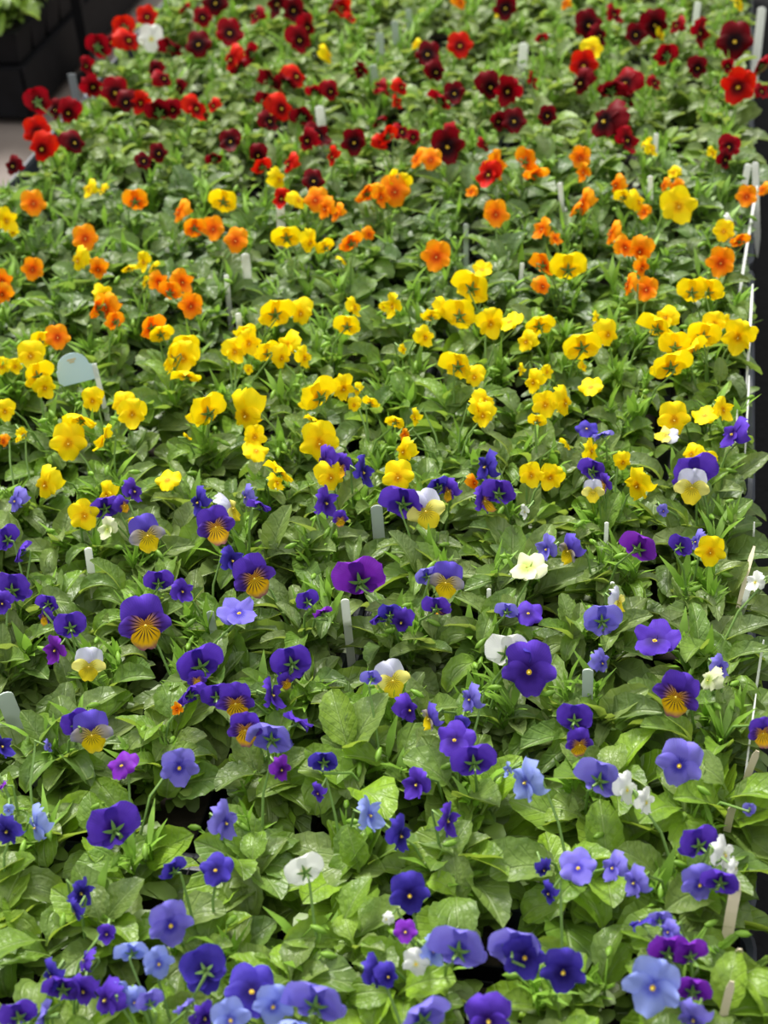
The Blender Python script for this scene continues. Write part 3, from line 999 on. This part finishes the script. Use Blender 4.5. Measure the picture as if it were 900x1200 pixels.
# ------------------------------------------------------------------ plastic labels standing among the plants
def strip_mesh(name, w, h, mat, t=.0008, point=True, rounded=False):
    """plant label: flat strip with a rounded top and a pointed foot; z runs up, origin at the foot"""
    out = []
    n = 6
    top_r = w / 2
    for k in range(n + 1):
        a = math.pi * k / n
        out.append((math.cos(a) * top_r, h - top_r * .7 + math.sin(a) * top_r * .7))
    out.append((-w / 2, h * .22))
    out.append((-w * .08, 0))
    out.append((w * .08, 0))
    out.append((w / 2, h * .22))
    v = [(x, -t, z) for x, z in out] + [(x, t, z) for x, z in out]
    m = len(out)
    f = [tuple(range(m))[::-1], tuple(range(m, 2 * m))]
    for k in range(m):
        k2 = (k + 1) % m
        f.append((k, k2, m + k2, m + k))
    return mk(name, v, f, [mat], None, False)


LABELS = [  # x y of the top in the photograph, width there, height of the top, how it stands out
    (328, 233, 10, .185, 'white plant label in the orange violas, beside a crimson bloom, left of centre'),
    (287, 297, 10, .18, 'white plant label leaning under a pair of orange blooms, left of centre'),
    (265, 322, 6, .17, 'thin white label edge-on among the orange violas, left of centre'),
    (279, 367, 7, .165, 'short white label tip where orange violas meet yellow ones'),
    (445, 38, 10, .185, 'upper pale label of a pair among red pansies near the top centre'),
    (436, 76, 10, .18, 'lower pale label of a pair among red pansies near the top centre'),
    (462, 24, 8, .185, 'pale label right of the pair among the red pansies'),
    (478, 10, 7, .18, 'narrow grey label at the very top edge, centre'),
    (374, 124, 11, .18, 'bright white label leaning beside maroon blooms, left of centre'),
    (614, 50, 11, .175, 'short broad white label among red pansies, right of an scarlet bloom'),
    (769, 156, 6, .18, 'upper thin white label of two in line, right of the orange blooms'),
    (762, 206, 6, .185, 'lower thin white label of two in line, right of the orange blooms'),
    (656, 214, 6, .175, 'thin pale label between two orange blooms right of centre'),
    (546, 262, 6, .175, 'thin grey label behind the orange bloom at the centre'),
    (612, 308, 5, .16, 'small label tip above the row of yellow blooms, right of centre'),
    (711, 612, 5, .18, 'upper thin white stick in the dark gap right of the greenish cream bloom'),
    (718, 682, 5, .175, 'lower thin white stick in the dark gap right of the greenish cream bloom'),
    (818, 2, 8, .18, 'slanting white label at the top edge, right side'),
    (893, 8, 10, .20, 'tall broad white label at the top right corner'),
    (885, 190, 8, .19, 'right-hand white label of a pair above the right tray edge'),
    (877, 192, 8, .185, 'left-hand white label of a pair above the right tray edge'),
    (103, 642, 9, .18, 'white label tip left of the lilac and yellow bloom'),
    (404, 702, 10, .165, 'white label standing below the large magenta bloom'),
    (441, 592, 14, .18, 'pale ridged label right of a violet bloom near the centre'),
    (689, 784, 13, .195, 'pale green pointed label between two violet and gold blooms'),
    (246, 716, 9, .165, 'grey label behind the large violet and gold bloom, left side'),
    (573, 690, 5, .17, 'thin pale stick below the greenish cream bloom'),
    (540, 868, 5, .17, 'thin white stick tip above the violet blooms at the lower centre'),
    (248, 1112, 7, .165, 'curved white stick in a dark gap at the lower left'),
    (632, 1005, 8, .15, 'cream stick in the dark gap of the blue pansies'),
    (4, 812, 20, .185, 'broad translucent white label at the left edge beside violet blooms'),
]
GREYW = plain_material('clear_plastic', col(.55, .62, .58), .3, .12, 12, trans=.35)
for i, (px, py, wpx, zt, lab) in enumerate(LABELS):
    zt -= .014
    P = at(px, py, zt)
    s = FPX / pix(P)[2]
    h = zt - .030
    lean = random.uniform(-.10, .10)
    Mx = (Matrix.Translation((P.x, P.y, zt)) @ Matrix.Rotation(math.atan2(P.x, -P.y) * 1.0 + math.pi, 4, 'Z') @ Matrix.Rotation(lean, 4, 'Y')
          @ Matrix.Rotation(random.uniform(-.12, .12), 4, 'X') @ Matrix.Translation((0, 0, -h)))
    o = put('plant_label', strip_mesh('plant_label', wpx / s, h, GREYW if i in (4, 5, 6, 7, 13, 23, 24, 25, 30) else WHITE), None, Mx)
    tag(o, lab.replace(' an scarlet', ' a scarlet'), 'label', 'plastic labels among the plants')

STAKES = [  # upper end, lower end, width: the long strips along the right tray edge
    (887, 218, 869, 330, 4, 0, 'long thin white strip along the right tray edge beside the orange blooms'),
    (882, 333, 876, 430, 4, 0, 'long thin white strip along the right tray edge beside the yellow blooms'),
    (878, 440, 874, 515, 3, 0, 'thin white strip at the tray edge beside the lone violet side-facing bloom'),
    (864, 480, 861, 540, 3, 0, 'short thin white strip left of its neighbour by the right tray edge'),
    (884, 612, 882, 640, 3, 0, 'tiny white strip tip at the right edge above the cream strip'),
    (884, 640, 865, 715, 7, 1, 'cream strip leaning at the right edge, below the violet and yellow blooms'),
    (878, 688, 871, 715, 9, 0, 'short broad white strip in front of the upper cream strip'),
    (895, 750, 887, 802, 4, 0, 'thin white strip at the far right, above the purple and gold side bloom'),
    (886, 813, 873, 912, 3, 0, 'very thin white strip left of the purple and gold bloom at the right edge'),
    (888, 880, 872, 925, 11, 1, 'broad cream strip below the purple and gold bloom at the right edge'),
    (859, 945, 852, 975, 12, 1, 'short cream strip above the violet blooms at the lower right'),
    (864, 1032, 852, 1100, 18, 1, 'broad cream strip right of the lavender blooms at the lower right'),
    (867, 1112, 862, 1142, 12, 1, 'short pale strip under the broad cream strip'),
    (858, 1150, 845, 1205, 13, 1, 'cream strip in the lower right corner'),
]
for (x1, y1, x2, y2, wpx, cr, lab) in STAKES:
    A = at(x1, y1, .155)
    B_ = at(x2, y2, .115)
    B_ = A + (B_ - A) * 1.25
    s = FPX / pix(A)[2]
    d = (B_ - A)
    L = d.length
    d.normalize()
    view = (A - Vector((0, 0, CAM_Z))).normalized()
    side = d.cross(Vector((0, -.6, .8))).normalized()
    nrm = side.cross(d)
    t_ = MB()
    w = wpx / s / 2 * .75
    n = 7
    v = []
    for k in range(n):
        t = k / (n - 1)
        c = A.lerp(B_, t) + Vector((0, 0, .006 * math.sin(math.pi * t)))
        ww = w * (1 if 0 < k < n - 1 else .5)
        for q in (-1, 1):
            for e in (-.0005, .0005):
                v.append(c + side * ww * q + nrm * e - A)
    f = []
    for k in range(n - 1):
        a = k * 4
        f += [(a, a + 2, a + 6, a + 4), (a + 1, a + 5, a + 7, a + 3), (a, a + 4, a + 5, a + 1), (a + 2, a + 3, a + 7, a + 6)]
    f += [(0, 1, 3, 2), (n * 4 - 4, n * 4 - 2, n * 4 - 1, n * 4 - 3)]
    t_.add(v, f)
    o = put('label_strip', t_.mesh('label_strip', [CREAM if cr else WHITE], False), None, Matrix.Translation(A))
    tag(o, lab, 'label', 'strips along the right tray edge')

# round-topped price tag
P = at(92, 424, .20)
s = FPX / pix(P)[2]
root = empty('price_tag', (P.x, P.y, .03))
root.rotation_euler = (R(-18), 0, math.atan2(P.x, -P.y) + math.pi + .1)
W_ = 48 / s
outl = []
for k in range(13):
    a = math.pi * k / 12
    outl.append((math.cos(a) * W_ * .40 - W_ * .06, math.sin(a) * W_ * .36))
outl += [(-W_ * .5, -.001), (-W_ * .5, -W_ * .42), (W_ * .5, -W_ * .42), (W_ * .5, -.004), (W_ * .38, -.001)]
z0 = .17 - .024
v = [(x, -.0007, z + z0) for x, z in outl] + [(x, .0007, z + z0) for x, z in outl]
m_ = len(outl)
f = [tuple(range(m_))[::-1], tuple(range(m_, 2 * m_))] + [(k, (k + 1) % m_, m_ + (k + 1) % m_, m_ + k) for k in range(m_)]
put('plate', mk('plate', v, f, [BLUETAG], None, False), root)
t_ = MB()
t_.box((W_ * .46, 0, .072), (.006, .0022, .144))
st = put('stake', t_.mesh('stake', [WHITE], False), root)
t_ = MB()
for k, (bx_, bz_, bw_) in enumerate(((-.06, .20, .22), (-.06, .14, .12))):
    t_.box((W_ * bx_, -.001, z0 + W_ * bz_), (W_ * bw_, .0004, .0022))
pr = put('print_mark', t_.mesh('print_mark', [plain_material('faded_print', col(.55, .50, .35), .6)], False), root)
tag(root, 'pale blue round-topped tag on a white stake among the yellow violas, left side', 'tag')

# ------------------------------------------------------------------ the neighbouring bench, top left
X2, Y2 = -1.345, 2.78
bench(X2 - 1.2, X2, Y2, 4.6, 'black bench across the aisle at the top left, carrying leafy plants')
t_ = MB()
t_.box((X2 + .004, (Y2 + 4.6) / 2, -.052), (.006, 4.6 - Y2, .098))
sk = put('edge_panel', t_.mesh('edge_panel', [BLACK], False))
t_ = MB()
t_.box((X2 - .6, Y2 - .004, -.052), (1.2, .006, .098))
sk2 = put('edge_panel', t_.mesh('edge_panel', [BLACK], False))
for o, lb in ((sk, 'black side panel along the aisle bench at the top left'), (sk2, 'black end panel of the aisle bench at the top left')):
    tag(o, lb, 'panel')
tm2 = tray_mesh(TW, TL, .066, BLACK)
for i in range(2):
    for j in range(2):
        o = put('plant_tray', tm2, None, Matrix.Translation((X2 - TW / 2 - .004 - i * (TW + .008), Y2 + TL / 2 + .01 + j * (TL + .008), 0)))
        tag(o, 'black plastic tray on the bench across the aisle, %s, %s' % (('aisle side', 'far side')[i], ('near end', 'behind the near one')[j]), 'tray', 'black trays on the far bench')
cnt_ = 0
for j in range(6):
    for i in range(4):
        x, y = X2 - .036 - i * .080, Y2 + .045 + j * .080
        q = pix((x, y, CANOPY))
        if not (-70 < q[0] < 130 and -100 < q[1] < 130):
            continue
        rnd = random.Random(i * 7 + j * 31 + 2)
        fl = []
        if i < 3 and (i + j) % 2 == 1:
            fl = [(Vector((x + rnd.uniform(-.02, .02), y + rnd.uniform(-.02, .02), .17)), .042, 'W', 'u')]
        plant(x, y, 'blue', fl, rnd, 'potted plant %sacross the aisle, %s from the aisle, %s row' % ('with a white bloom ' if fl else '', ORD[i], ORD[j]), 'plants on the bench across the aisle', 'pansy_plant')

t_ = MB()
t_.box((0, 0, .33), (.022, .022, .66))
pz = empty('rack_post', (X2 + .045, Y2 + .24, FLOOR_Z))
put('post', t_.mesh('post', [BLACK], False), pz)
t_ = MB()
t_.box((0, 0, .004), (.07, .07, .008))
put('foot_plate', t_.mesh('foot_plate', [BLACK], False), pz)
tag(pz, 'black square post standing in the aisle at the top left', 'post')
P = at(84, 88, .12)
t_ = MB()
t_.box((0, 0, .07), (.014, .0015, .14))
o = put('plant_label', t_.mesh('plant_label', [plain_material('grey_plastic', col(.22, .25, .28), .4, .1, 8)], False), None, Matrix.Translation((P.x, P.y, -.018)) @ Matrix.Rotation(.1, 4, 'Z'))
tag(o, 'grey upright strip at the back left corner of the bench by the aisle', 'label')
